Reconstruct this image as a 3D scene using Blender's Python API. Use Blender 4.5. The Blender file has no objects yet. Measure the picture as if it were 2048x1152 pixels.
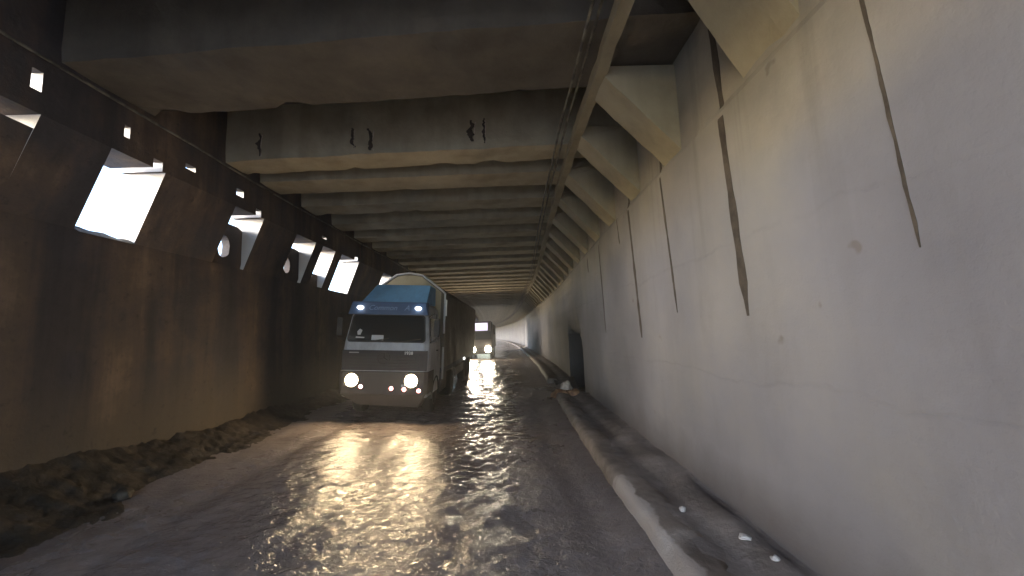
import bpy, bmesh, math, random
from mathutils import Vector, Matrix, noise as mnoise

R = math.radians
rnd = random.Random(7)
scene = bpy.context.scene
COL = scene.collection

# ------------------------------------------------------------------ camera
W0, H0, F0 = 2048.0, 1152.0, 800.0
CAM_H = 2.3
cam_d = bpy.data.cameras.new('camera')
cam = bpy.data.objects.new('camera', cam_d)
COL.objects.link(cam)
cam_d.sensor_width = 36.0
cam_d.lens = 36.0 * F0 / W0
cam_d.clip_start = 0.05
cam_d.clip_end = 6000


def cam_matrix(vx, vy, roll):
    d = Vector(((vx - W0 / 2) / F0, -(vy - H0 / 2) / F0, -1.0)).normalized()
    u = Vector((-math.sin(roll), math.cos(roll), 0))
    u = (u - d * u.dot(d)).normalized()
    x = d.cross(u)
    return Matrix((x, d, u))                 # rows: world axes in camera space


cam.matrix_world = Matrix.Translation((0, 0, CAM_H)) @ cam_matrix(1012, 668, 0.035).to_4x4()
scene.camera = cam

# ------------------------------------------------------------------ light
SUN_EL, SUN_AZ = 13.0, math.atan2(-0.85, -0.53)    # the veiled sun stands to the left and a little behind: it shines in at the openings
world = bpy.data.worlds.new('World')
scene.world = world
world.use_nodes = True
nt = world.node_tree
nt.nodes.clear()
sky = nt.nodes.new('ShaderNodeTexSky')
sky.sky_type = 'NISHITA'
sky.sun_disc = False
sky.sun_elevation = R(SUN_EL)
sky.sun_rotation = SUN_AZ
sky.altitude = 3000
sky.air_density = 1.0
sky.dust_density = 6.0
bg = nt.nodes.new('ShaderNodeBackground')
bg.inputs['Strength'].default_value = 0.15
wo = nt.nodes.new('ShaderNodeOutputWorld')
nt.links.new(sky.outputs['Color'], bg.inputs['Color'])
nt.links.new(bg.outputs['Background'], wo.inputs['Surface'])

sun_d = bpy.data.lights.new('sun', 'SUN')
sun_d.energy = 1.3
sun_d.angle = R(22)
sun_d.color = (1.0, 0.95, 0.88)
sun = bpy.data.objects.new('sun', sun_d)
COL.objects.link(sun)
to_sun = Vector((math.sin(SUN_AZ) * math.cos(R(SUN_EL)), math.cos(SUN_AZ) * math.cos(R(SUN_EL)), math.sin(R(SUN_EL))))
sun.rotation_euler = to_sun.to_track_quat('Z', 'Y').to_euler()

scene.view_settings.view_transform = 'Standard'
scene.view_settings.look = 'None'
scene.view_settings.exposure = 3.2
scene.view_settings.gamma = 1.0
scene.cycles.max_bounces = 10
scene.cycles.diffuse_bounces = 6
scene.cycles.sample_clamp_indirect = 6.0

# ------------------------------------------------------------------ helpers


def S(y):
    """sideways course of the tunnel: a slight swing right, then a long bend to the left"""
    t = min(max((y - 6.0) / 24.0, 0.0), 1.0)
    s = 0.6 * t * t * (3 - 2 * t)
    if y > 50:
        s -= ((y - 50) / 44.0) ** 2
    return s


def dS(y):
    return (S(y + 0.5) - S(y - 0.5))


def fbm(x, y, z, o=4):
    return mnoise.fractal(Vector((x, y, z)), 0.6, 2.1, o)


class MB:
    def __init__(self):
        self.v, self.f = [], []

    def add(self, vs, fs):
        b = len(self.v)
        self.v += [tuple(p) for p in vs]
        self.f += [tuple(b + i for i in q) for q in fs]
        return self

    def box(self, x0, x1, y0, y1, z0, z1):
        vs = [(x, y, z) for z in (z0, z1) for y in (y0, y1) for x in (x0, x1)]
        return self.add(vs, [(0, 2, 3, 1), (4, 5, 7, 6), (0, 1, 5, 4), (2, 6, 7, 3), (0, 4, 6, 2), (1, 3, 7, 5)])

    def hexa(self, bottom, top):
        """8-corner block: four bottom and four top corners, both anticlockwise"""
        return self.add(list(bottom) + list(top), [(3, 2, 1, 0), (4, 5, 6, 7), (0, 1, 5, 4), (1, 2, 6, 5), (2, 3, 7, 6), (3, 0, 4, 7)])

    def prism_y(self, prof, ys):
        """closed (x, z) outline carried along y"""
        n = len(prof)
        vs = [(x, y, z) for y in ys for x, z in prof]
        fs = []
        for k in range(len(ys) - 1):
            for i in range(n):
                j = (i + 1) % n
                fs.append((k * n + i, k * n + j, (k + 1) * n + j, (k + 1) * n + i))
        fs.append(tuple(range(n - 1, -1, -1)))
        fs.append(tuple((len(ys) - 1) * n + i for i in range(n)))
        return self.add(vs, fs)

    def tube(self, pts, r, n=8, cap=True):
        pts = [Vector(p) for p in pts]
        vs, fs = [], []
        for k, p in enumerate(pts):
            a = pts[max(k - 1, 0)]
            b = pts[min(k + 1, len(pts) - 1)]
            t = (b - a).normalized()
            s = t.cross(Vector((0, 0, 1)))
            if s.length < 1e-3:
                s = t.cross(Vector((1, 0, 0)))
            s.normalize()
            q = s.cross(t)
            rr = r[k] if isinstance(r, (list, tuple)) else r
            for i in range(n):
                a2 = 2 * math.pi * i / n
                vs.append(p + (s * math.cos(a2) + q * math.sin(a2)) * rr)
        for k in range(len(pts) - 1):
            for i in range(n):
                j = (i + 1) % n
                fs.append((k * n + i, k * n + j, (k + 1) * n + j, (k + 1) * n + i))
        if cap:
            fs.append(tuple(range(n - 1, -1, -1)))
            fs.append(tuple((len(pts) - 1) * n + i for i in range(n)))
        return self.add(vs, fs)

    def lathe(self, prof, n=24, axis='X', c=(0, 0, 0)):
        """(radius, offset) pairs turned round an axis through c"""
        vs, fs = [], []
        for r, h in prof:
            for i in range(n):
                a = 2 * math.pi * i / n
                p = {'X': (h, r * math.cos(a), r * math.sin(a)), 'Y': (r * math.cos(a), h, r * math.sin(a)),
                     'Z': (r * math.cos(a), r * math.sin(a), h)}[axis]
                vs.append((p[0] + c[0], p[1] + c[1], p[2] + c[2]))
        for k in range(len(prof) - 1):
            for i in range(n):
                j = (i + 1) % n
                fs.append((k * n + i, k * n + j, (k + 1) * n + j, (k + 1) * n + i))
        fs.append(tuple(range(n)))
        fs.append(tuple((len(prof) - 1) * n + i for i in range(n)))
        return self.add(vs, fs)

    def warp(self, fn):
        self.v = [fn(*p) for p in self.v]
        return self

    def mesh(self, name, mat, smooth=False, bevel=0.0, seg=2):
        bm = bmesh.new()
        vs = [bm.verts.new(p) for p in self.v]
        for f in self.f:
            try:
                bm.faces.new([vs[i] for i in f])
            except ValueError:
                pass
        bmesh.ops.recalc_face_normals(bm, faces=bm.faces)
        if bevel:
            es = [e for e in bm.edges if len(e.link_faces) == 2 and e.calc_face_angle(0) > 0.5]
            bmesh.ops.bevel(bm, geom=es, offset=bevel, segments=seg, profile=0.6, affect='EDGES', clamp_overlap=True)
        me = bpy.data.meshes.new(name)
        bm.to_mesh(me)
        bm.free()
        if mat:
            me.materials.append(mat)
        if smooth:
            for p in me.polygons:
                p.use_smooth = True
        return me

    def build(self, name, mat, parent=None, smooth=False, bevel=0.0, seg=2):
        o = bpy.data.objects.new(name, self.mesh(name, mat, smooth, bevel, seg))
        COL.objects.link(o)
        if parent:
            o.parent = parent
        return o


def tag(o, label=None, cat=None, group=None, kind=None):
    if label:
        o['label'] = label
    if cat:
        o['category'] = cat
    if group:
        o['group'] = group
    if kind:
        o['kind'] = kind
    return o


def thing(name, label, cat, loc=(0, 0, 0), group=None):
    o = bpy.data.objects.new(name, None)
    COL.objects.link(o)
    o.location = loc
    o.empty_display_size = 0.3
    return tag(o, label, cat, group)


def frange(a, b, st):
    n = max(1, int(round((b - a) / st)))
    return [a + (b - a) * i / n for i in range(n + 1)]


# ------------------------------------------------------------------ materials


class NT:
    def __init__(self, name):
        self.m = bpy.data.materials.new(name)
        self.m.use_nodes = True
        self.t = self.m.node_tree
        self.b = self.t.nodes['Principled BSDF']
        self.tc = self.t.nodes.new('ShaderNodeTexCoord')

    def n(self, kind, **kw):
        x = self.t.nodes.new(kind)
        for k, v in kw.items():
            setattr(x, k, v)
        return x

    def link(self, a, b):
        self.t.links.new(a, b)

    def noise(self, scale, detail=6, rough=0.6, stretch=(1, 1, 1), off=(0, 0, 0), dist=0.0):
        mp = self.n('ShaderNodeMapping')
        mp.inputs['Scale'].default_value = stretch
        mp.inputs['Location'].default_value = off
        self.link(self.tc.outputs['Object'], mp.inputs['Vector'])
        x = self.n('ShaderNodeTexNoise')
        x.inputs['Scale'].default_value = scale
        x.inputs['Detail'].default_value = detail
        x.inputs['Roughness'].default_value = rough
        x.inputs['Distortion'].default_value = dist
        self.link(mp.outputs['Vector'], x.inputs['Vector'])
        return x.outputs['Fac']

    def ramp(self, fac, stops):
        x = self.n('ShaderNodeValToRGB')
        e = x.color_ramp.elements
        while len(e) < len(stops):
            e.new(0.5)
        for s, (p, c) in zip(e, stops):
            s.position = p
            s.color = (*c, 1) if len(c) == 3 else c
        self.link(fac, x.inputs['Fac'])
        return x.outputs['Color']

    def val(self, fac, p0, v0, p1, v1):
        x = self.n('ShaderNodeMapRange')
        for k, v in (('From Min', p0), ('From Max', p1), ('To Min', v0), ('To Max', v1)):
            x.inputs[k].default_value = v
        self.link(fac, x.inputs['Value'])
        return x.outputs['Result']

    def mixc(self, fac, a, b, mode='MIX'):
        x = self.n('ShaderNodeMix', data_type='RGBA', blend_type=mode)
        fa = x.inputs[0]
        A = [s for s in x.inputs if s.name == 'A' and s.type == 'RGBA'][0]
        B = [s for s in x.inputs if s.name == 'B' and s.type == 'RGBA'][0]
        for s, v in ((fa, fac), (A, a), (B, b)):
            if isinstance(v, (int, float)):
                s.default_value = v
            elif isinstance(v, tuple):
                s.default_value = (*v, 1)
            else:
                self.link(v, s)
        return [s for s in x.outputs if s.type == 'RGBA'][0]

    def math(self, op, a, b=None):
        x = self.n('ShaderNodeMath', operation=op)
        for s, v in zip(x.inputs, (a, b)):
            if v is None:
                continue
            if isinstance(v, (int, float)):
                s.default_value = v
            else:
                self.link(v, s)
        return x.outputs[0]

    def xyz(self):
        x = self.n('ShaderNodeSeparateXYZ')
        self.link(self.tc.outputs['Object'], x.inputs[0])
        return x.outputs

    def bump(self, fac, strength, dist, prev=None):
        x = self.n('ShaderNodeBump')
        x.inputs['Strength'].default_value = strength
        x.inputs['Distance'].default_value = dist
        self.link(fac, x.inputs['Height'])
        if prev:
            self.link(prev, x.inputs['Normal'])
        return x.outputs['Normal']

    def out(self, color=None, rough=None, normal=None, **kw):
        for key, v in (('Base Color', color), ('Roughness', rough), ('Normal', normal)):
            if v is None:
                continue
            s = self.b.inputs[key]
            if isinstance(v, tuple):
                s.default_value = (*v, 1)
            elif isinstance(v, (int, float)):
                s.default_value = v
            else:
                self.link(v, s)
        for k, v in kw.items():
            self.b.inputs[k.replace('_', ' ')].default_value = v
        return self.m


def concrete(name, ca, cb, cc, bump=0.02, streak=0.3, rough=0.9):
    t = NT(name)
    big = t.noise(0.35, 5, 0.6)
    mid = t.noise(1.7, 8, 0.65, off=(3, 1, 7))
    col = t.ramp(t.math('ADD', t.math('MULTIPLY', big, 0.6), t.math('MULTIPLY', mid, 0.4)),
                 [(0.36, ca), (0.5, cb), (0.64, cc)])
    st = t.noise(1.6, 5, 0.6, stretch=(1, 1, 0.08), off=(9, 2, 0))
    col = t.mixc(t.val(st, 0.5, 0.0, 0.72, streak), col, tuple(x * 0.45 for x in ca))
    fine = t.noise(14, 8, 0.7)
    nrm = t.bump(fine, 0.5, bump, t.bump(mid, 0.6, bump * 3))
    return t.out(col, rough, nrm)


M = {}
# right wall: grey whitewash, turning to olive towards the top
t = NT('whitewashed_concrete')
big = t.noise(0.32, 5, 0.55)
mid = t.noise(1.3, 7, 0.6, off=(5, 2, 1))
lav = t.ramp(big, [(0.35, (0.155, 0.147, 0.156)), (0.5, (0.193, 0.183, 0.190)), (0.65, (0.226, 0.209, 0.197))])
oli = t.ramp(mid, [(0.35, (0.215, 0.186, 0.122)), (0.6, (0.285, 0.25, 0.175))])
zz = t.xyz()[2]
wig = t.math('ADD', zz, t.math('MULTIPLY', t.math('SUBTRACT', big, 0.5), 3.0))
col = t.mixc(t.val(wig, 3.4, 0.0, 5.4, 0.6), lav, oli)
sp = t.noise(2.6, 3, 0.5, off=(1, 8, 3))
col = t.mixc(t.val(sp, 0.715, 0.0, 0.76, 0.55), col, (0.12, 0.09, 0.07))
blot = t.noise(0.9, 6, 0.7, stretch=(1, 1, 0.35), off=(4, 4, 4))
col = t.mixc(t.val(blot, 0.52, 0.0, 0.75, 0.28), col, (0.115, 0.10, 0.095))
damp = t.math('MULTIPLY', t.val(t.math('ADD', zz, t.math('MULTIPLY', mid, 0.7)), 0.55, 0.75, 1.1, 0.0), 1.0)
col = t.mixc(damp, col, (0.10, 0.086, 0.082))
pour = t.math('ABSOLUTE', t.math('SUBTRACT', t.math('ADD', zz, t.math('MULTIPLY', t.noise(0.8, 4, 0.6, off=(3, 9, 9)), 0.5)), 3.5))
pour2 = t.math('ABSOLUTE', t.math('SUBTRACT', t.math('ADD', zz, t.math('MULTIPLY', t.noise(0.7, 4, 0.6, off=(13, 2, 9)), 0.4)), 1.9))
pl = t.math('MINIMUM', pour, pour2)
col = t.mixc(t.math('MULTIPLY', t.val(pl, 0.0, 0.18, 0.035, 0.0), t.val(blot, 0.4, 0.0, 0.6, 1.0)), col, (0.11, 0.10, 0.10))
drip = t.noise(2.2, 5, 0.65, stretch=(1, 1, 0.05), off=(21, 5, 0))
col = t.mixc(t.math('MULTIPLY', t.val(drip, 0.55, 0.0, 0.75, 0.5), t.val(zz, 2.2, 0.2, 4.8, 1.0)), col, (0.10, 0.085, 0.065))
seam = t.noise(0.5, 3, 0.5, stretch=(1, 0.06, 2.2), off=(2, 2, 2))
nrm = t.bump(t.val(pl, 0.0, 0.0, 0.03, 1.0), 0.3, 0.01, t.bump(t.noise(16, 8, 0.7), 0.45, 0.014, t.bump(mid, 0.5, 0.05, t.bump(seam, 0.4, 0.15))))
M['wash'] = t.out(col, 0.88, nrm)
M['corbel'] = concrete('olive_concrete', (0.22, 0.185, 0.118), (0.30, 0.255, 0.168), (0.36, 0.31, 0.21), 0.015, 0.25)
M['jamb'] = concrete('sunlit_jamb_concrete', (0.55, 0.53, 0.52), (0.66, 0.64, 0.62), (0.75, 0.73, 0.71), 0.015, 0.1)  # jambs paler than their wall: the sunlight on them put into the colour
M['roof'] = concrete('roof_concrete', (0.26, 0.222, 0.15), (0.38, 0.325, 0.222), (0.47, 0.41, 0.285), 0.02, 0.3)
M['roofshade'] = concrete('shaded_roof_concrete', (0.08, 0.068, 0.052), (0.12, 0.102, 0.077), (0.165, 0.14, 0.105), 0.02, 0.3)  # darker copy of the roof concrete: shade of the near beams put in colour
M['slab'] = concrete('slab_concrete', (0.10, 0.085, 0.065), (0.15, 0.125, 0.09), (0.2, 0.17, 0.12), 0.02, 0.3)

# left wall: dark damp concrete with brown runs
t = NT('stained_concrete')
st = t.noise(0.9, 6, 0.6, stretch=(1, 1, 0.05))
st2 = t.noise(2.6, 5, 0.6, stretch=(1, 1, 0.10), off=(7, 3, 1))
mid = t.noise(1.1, 8, 0.65)
col = t.ramp(t.math('ADD', t.math('MULTIPLY', st, 0.65), t.math('MULTIPLY', mid, 0.35)),
             [(0.34, (0.026, 0.023, 0.026)), (0.46, (0.05, 0.042, 0.043)), (0.56, (0.10, 0.07, 0.05)), (0.66, (0.22, 0.145, 0.095))])
col = t.mixc(t.val(st2, 0.5, 0.0, 0.7, 0.7), col, (0.024, 0.021, 0.024))
zz = t.xyz()[2]
low = t.val(t.math('ADD', zz, t.math('MULTIPLY', mid, 1.3)), 1.3, 0.75, 2.5, 0.0)
col = t.mixc(low, col, (0.10, 0.076, 0.048))
pit = t.noise(7, 6, 0.7, off=(2, 9, 4))
col = t.mixc(t.val(pit, 0.58, 0.0, 0.7, 0.6), col, (0.02, 0.017, 0.018))
nrm = t.bump(t.noise(18, 8, 0.7), 0.5, 0.02, t.bump(mid, 0.6, 0.06))
M['stain'] = t.out(col, 0.85, nrm)

# wet road
t = NT('wet_mud_road')
big = t.noise(0.45, 6, 0.6, stretch=(1, 0.5, 1))
mid = t.noise(3.0, 7, 0.65, stretch=(1, 0.8, 1), off=(3, 3, 3))
col = t.ramp(t.math('ADD', t.math('MULTIPLY', big, 0.6), t.math('MULTIPLY', mid, 0.4)),
             [(0.36, (0.15, 0.122, 0.112)), (0.5, (0.24, 0.20, 0.187)), (0.64, (0.33, 0.28, 0.262))])
rx = t.math('ADD', t.xyz()[0], t.math('MULTIPLY', t.math('SUBTRACT', mid, 0.5), 2.2))
dry = t.math('MAXIMUM', t.val(rx, -0.7, 0.0, 0.6, 1.0), t.val(rx, -4.2, 0.0, -5.0, 1.0))
ro = t.math('ADD', t.val(big, 0.4, 0.07, 0.62, 0.18), t.math('MULTIPLY', dry, 0.2))
w1 = t.noise(4.5, 3, 0.5, stretch=(1, 1.0, 1), off=(8, 1, 2), dist=0.6)
w2 = t.noise(16, 4, 0.6, stretch=(1, 1.1, 1), off=(1, 7, 2), dist=0.8)
w3 = t.noise(45, 4, 0.6)
nrm = t.bump(w3, 0.5, 0.006, t.bump(w2, 0.8, 0.022, t.bump(w1, 0.6, 0.03)))
M['road'] = t.out(col, ro, nrm, IOR=1.45)

t = NT('mud')
a = t.noise(2.0, 8, 0.65)
col = t.ramp(a, [(0.35, (0.022, 0.016, 0.011)), (0.5, (0.042, 0.031, 0.021)), (0.68, (0.085, 0.064, 0.045))])
nrm = t.bump(t.noise(9, 8, 0.7), 0.7, 0.03, t.bump(a, 0.8, 0.06))
M['mud'] = t.out(col, 0.62, nrm)

t = NT('ledge_dirt')
a = t.noise(1.6, 8, 0.65)
col = t.ramp(a, [(0.35, (0.10, 0.082, 0.075)), (0.5, (0.17, 0.145, 0.135)), (0.68, (0.26, 0.225, 0.21))])
nrm = t.bump(t.noise(10, 8, 0.7), 0.6, 0.03, t.bump(a, 0.8, 0.05))
M['ledge'] = t.out(col, 0.6, nrm)

t = NT('kerb_concrete')
a = t.noise(2.2, 8, 0.65)
col = t.ramp(a, [(0.35, (0.15, 0.12, 0.10)), (0.5, (0.23, 0.19, 0.165)), (0.68, (0.31, 0.265, 0.235))])
x, y, z = t.xyz()
edge = t.noise(3.0, 3, 0.5, off=(6, 6, 6))
wy = t.math('ADD', y, t.math('MULTIPLY', edge, 1.2))
paint = t.val(wy, 6.7, 1.0, 6.85, 0.0)
wz = t.math('ADD', x, t.math('MULTIPLY', t.math('SUBTRACT', edge, 0.5), 0.25))
band = t.math('MULTIPLY', t.val(wz, 1.62, 1.0, 1.645, 0.0), paint)
col = t.mixc(t.math('MULTIPLY', band, 0.8), col, (0.44, 0.39, 0.36))
nrm = t.bump(t.noise(12, 8, 0.7), 0.6, 0.02, t.bump(a, 0.6, 0.04))
M['kerb'] = t.out(col, 0.75, nrm)

t = NT('snow')
nrm = t.bump(t.noise(3, 6, 0.6), 0.5, 0.08)
M['snow'] = t.out((0.45, 0.43, 0.42), 0.7, nrm)
t = NT('pale_stone')
nrm = t.bump(t.noise(12, 6, 0.6), 0.6, 0.03)
M['pale'] = t.out(t.ramp(t.noise(6, 5, 0.6), [(0.35, (0.42, 0.34, 0.27)), (0.6, (0.6, 0.5, 0.41))]), 0.75, nrm)
t = NT('brown_stone')
nrm = t.bump(t.noise(10, 6, 0.6), 0.8, 0.05)
M['brown'] = t.out(t.ramp(t.noise(4, 6, 0.65), [(0.35, (0.16, 0.075, 0.04)), (0.6, (0.42, 0.25, 0.14))]), 0.7, nrm)
t = NT('joint_filler')
M['joint'] = t.out(t.ramp(t.noise(5, 6, 0.6), [(0.35, (0.035, 0.026, 0.018)), (0.65, (0.075, 0.058, 0.042))]), 0.95)
t = NT('black_cable')
M['cable'] = t.out(t.ramp(t.noise(4, 4, 0.6), [(0.4, (0.05, 0.045, 0.035)), (0.7, (0.22, 0.2, 0.15))]), 0.7)


def paint(name, c, rough=0.4, dirt=0.4, dirtc=(0.09, 0.07, 0.055), low=None):
    t = NT(name)
    a = t.noise(2.3, 7, 0.65)
    b = t.noise(9, 6, 0.7, stretch=(1, 1, 0.3))
    f = t.val(t.math('ADD', t.math('MULTIPLY', a, 0.6), t.math('MULTIPLY', b, 0.4)), 0.42, 0.0, 0.66, dirt)
    col = t.mixc(f, c, dirtc)
    if low:
        g = t.val(t.math('ADD', t.xyz()[2], t.math('MULTIPLY', a, 0.5)), low[0], 0.85, low[1], 0.0)
        col = t.mixc(g, col, dirtc)
    return t.out(col, t.val(a, 0.3, rough, 0.7, min(1, rough + 0.25)))


M['cab'] = paint('cab_grey_paint', (0.42, 0.41, 0.42), 0.35, 0.4)
M['cabdark'] = paint('cab_dark_paint', (0.022, 0.015, 0.017), 0.5, 0.1)
M['visor'] = paint('visor_blue_paint', (0.045, 0.085, 0.17), 0.3, 0.2)
M['blue'] = paint('deflector_blue_paint', (0.14, 0.32, 0.52), 0.35, 0.25)
M['tarp'] = paint('tarpaulin', (0.12, 0.098, 0.07), 0.6, 0.5)
M['tarpfront'] = paint('tarpaulin_front', (0.36, 0.31, 0.21), 0.6, 0.25)
M['piping'] = paint('tarpaulin_piping', (0.55, 0.54, 0.55), 0.5, 0.2)
M['bumper'] = paint('bumper_paint', (0.07, 0.052, 0.045), 0.5, 0.3)
M['black'] = paint('black_plastic', (0.02, 0.019, 0.019), 0.55, 0.3)
M['rubber'] = paint('tyre_rubber', (0.02, 0.019, 0.018), 0.8, 0.4, (0.06, 0.05, 0.04))
M['steel'] = paint('dull_steel', (0.35, 0.34, 0.33), 0.35, 0.3)
M['letter'] = paint('pale_lettering', (0.20, 0.29, 0.44), 0.5, 0.1)
M['badge'] = paint('bright_badge', (0.8, 0.76, 0.7), 0.3, 0.05)
M['interior'] = paint('cab_interior', (0.03, 0.032, 0.034), 0.9, 0.2)
M['farbody'] = paint('far_truck_paint', (0.04, 0.036, 0.038), 0.4, 0.3)
t = NT('windscreen_glass')
M['glass'] = t.out((0.012, 0.018, 0.022), 0.06, IOR=1.5)
M['paper'] = paint('paper', (0.55, 0.55, 0.55), 0.8, 0.1)


def glow(name, c, s):
    t = NT(name)
    t.b.inputs['Base Color'].default_value = (*c, 1)
    t.b.inputs['Emission Color'].default_value = (*c, 1)
    t.b.inputs['Emission Strength'].default_value = s
    return t.m


M['head'] = glow('headlamp_glow', (1.0, 0.74, 0.42), 24)
M['headfar'] = glow('far_headlamp_glow', (1.0, 0.85, 0.6), 28)
M['mark'] = glow('roof_lamp_glow', (1.0, 0.98, 0.92), 1.2)
M['fog'] = glow('bumper_lamp_glow', (1.0, 0.72, 0.62), 3)
M['red'] = paint('red_lamp_rim', (0.35, 0.03, 0.03), 0.3, 0.1)
M['wsglare'] = glow('windscreen_glare', (0.80, 0.74, 1.0), 0.10)  # weak glow in place of light reflected by the far windscreen

# ------------------------------------------------------------------ setting: ground, road
Y0, Y1 = -6.5, 190.0           # the gallery, from an unseen mouth added for daylight, to beyond the bend
XL, XR = -6.6, 2.65            # inner faces of the two walls
SP, FIRST = 1.92, 9.70         # beam spacing, front of the first full beam
t = NT('rock_and_old_snow')
a = t.noise(0.15, 8, 0.65)
M['outside'] = t.out(t.ramp(a, [(0.42, (0.35, 0.34, 0.34)), (0.58, (0.8, 0.8, 0.82))]), 0.85, t.bump(a, 0.6, 0.5))
MB().add([(-3000, -3000, -0.6), (3000, -3000, -0.6), (3000, 3000, -0.6), (-3000, 3000, -0.6)], [(0, 1, 2, 3)]).build('ground', M['outside'])['kind'] = 'structure'


def rough_part(x, y):
    q = x + 0.5 * fbm(y * 0.5, 2.2, 7.1)
    return 0.3 + 0.7 * min(1, max(0, (q + 4.7) / 0.8)) * min(1, max(0, (-0.1 - q) / 0.9))


def road_z(x, y):
    z = 0.05 * max(0.0, -x - 2.2) if y > -36 else 0.0
    return z + 0.02 * fbm(x * 0.7, y * 0.45, 1.3) + 0.008 * fbm(x * 2.6, y * 2.2, 4.0) + (0.012 * rough_part(x, y) * fbm(x * 5.5, y * 6.5, 6.0, 3) if 1 < y < 40 else 0) + (0.014 * fbm(x * 1.6, y * 3.2, 16.0, 3) if y > 9 else 0) - sum(0.03 * math.exp(-((x - c - 0.12 * math.sin(y * 0.35 + c)) / 0.2) ** 2) for c in (-4.3, -2.5, -0.75, 0.95))


mb = MB()
xs = [-7.0 + 9.4 * i / 200 for i in range(201)]
ys = frange(-80, -9, 1.5)[:-1] + frange(-9, 2, 0.4)[:-1] + frange(2, 14, 0.05)[:-1] + frange(14, 40, 0.15)[:-1] + frange(40, 192, 1.5)
nx = len(xs)
mb.add([(x + S(y), y, road_z(x, y)) for y in ys for x in xs],
       [(k * nx + i, k * nx + i + 1, (k + 1) * nx + i + 1, (k + 1) * nx + i) for k in range(len(ys) - 1) for i in range(nx - 1)])
mb.build('road', M['road'], smooth=True)['kind'] = 'structure'

# mud heaped along the foot of the left wall
mb = MB()
us = [i / 30 for i in range(31)]
ys = frange(-6.4, 0, 0.5)[:-1] + frange(0, 14, 0.06)[:-1] + frange(14, 30, 0.12)[:-1] + frange(30, 188, 1.0)


def bank(u, y):
    top = 0.36 + 0.5 * max(0.0, min(1.0, (9.0 - y) / 5.0)) + 0.16 * fbm(0.3, y * 0.7, 3.3)
    foot = -5.05 - 0.07 * max(0, min(y, 16) - 5) + 0.28 * fbm(1.7, y * 0.6, 8.8)
    x = foot + (-6.75 - foot) * u
    z = -0.03 + 0.05 * max(0, -x - 2.2) + top * (u ** 1.9) + 0.045 * fbm(x * 1.6, y * 1.6, 0.7, 5) * min(1, u * 5) + 0.03 * fbm(x * 6, y * 6, 2) * min(1, u * 5) + 0.025 * fbm(x * 15, y * 15, 5, 3) * min(1, u * 6)
    return (x + S(y), y, z)


n = len(us)
mb.add([bank(u, y) for y in ys for u in us], [(k * n + i, k * n + i + 1, (k + 1) * n + i + 1, (k + 1) * n + i) for k in range(len(ys) - 1) for i in range(n - 1)])
mb.build('mud_bank', M['mud'], smooth=True)['kind'] = 'structure'

# the ledge between kerb and right wall
mb = MB()
us = [i / 10 for i in range(11)]
n = len(us)


def ledge(u, y):
    x = 1.80 + 0.95 * u
    hole = math.exp(-((y - 16.6) / 1.7) ** 4) * (1 if u > 0.12 else 0.5)
    z = 0.15 + 0.05 * u * u + 0.035 * fbm(x * 2, y * 1.2, 5.5) - 0.05 * math.exp(-((u - 0.3) / 0.14) ** 2) - 0.09 * math.exp(-((u - 0.85) / 0.09) ** 2) * (1 if y < 6 else 0.4)
    return (x + S(y), y, z - 0.38 * hole)


ys = frange(-6.4, 0, 0.5)[:-1] + frange(0, 30, 0.15)[:-1] + frange(30, 188, 1.0)
mb.add([ledge(u, y) for y in ys for u in us], [(k * n + i, k * n + i + 1, (k + 1) * n + i + 1, (k + 1) * n + i) for k in range(len(ys) - 1) for i in range(n - 1)])
mb.build('path', M['ledge'], smooth=True)['kind'] = 'structure'


def kerb_run(y0, y1, st, name, mat):
    prof = [(1.50, -0.2), (1.50, 0.04), (1.515, 0.13), (1.54, 0.18), (1.60, 0.20), (1.68, 0.20), (1.78, 0.185), (1.88, 0.165), (1.97, 0.13), (1.97, -0.2)]
    m = MB().prism_y(prof, frange(y0, y1, st))

    def w(x, y, z):
        k = 0.03 * fbm(0.2, y * 1.4, z * 3 + x, 4)
        wear = 0.05 * max(0, fbm(5.2, y * 0.8, 2.2)) if z > 0.1 else 0
        return (x + S(y) + k + (wear if x < 1.7 else -wear), y, z + 0.6 * k - wear)
    return m.warp(w).build(name, mat, smooth=True)


tag(kerb_run(-6.4, 14.3, 0.15, 'kerb', M['kerb']), 'rounded concrete kerb at the road edge with a worn white painted stretch in front', 'kerb')
tag(kerb_run(18.6, 188, 0.8, 'kerb', M['kerb']), 'low grey kerb running on beyond the dark pit to the bend', 'kerb')

# ------------------------------------------------------------------ right wall
rw = thing('retaining_wall', 'long pale whitewashed concrete wall with dark joints and slanted corbels along its top', 'wall')
NY0, NY1, NZ = 16.2, 19.4, 2.2          # niche


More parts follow.
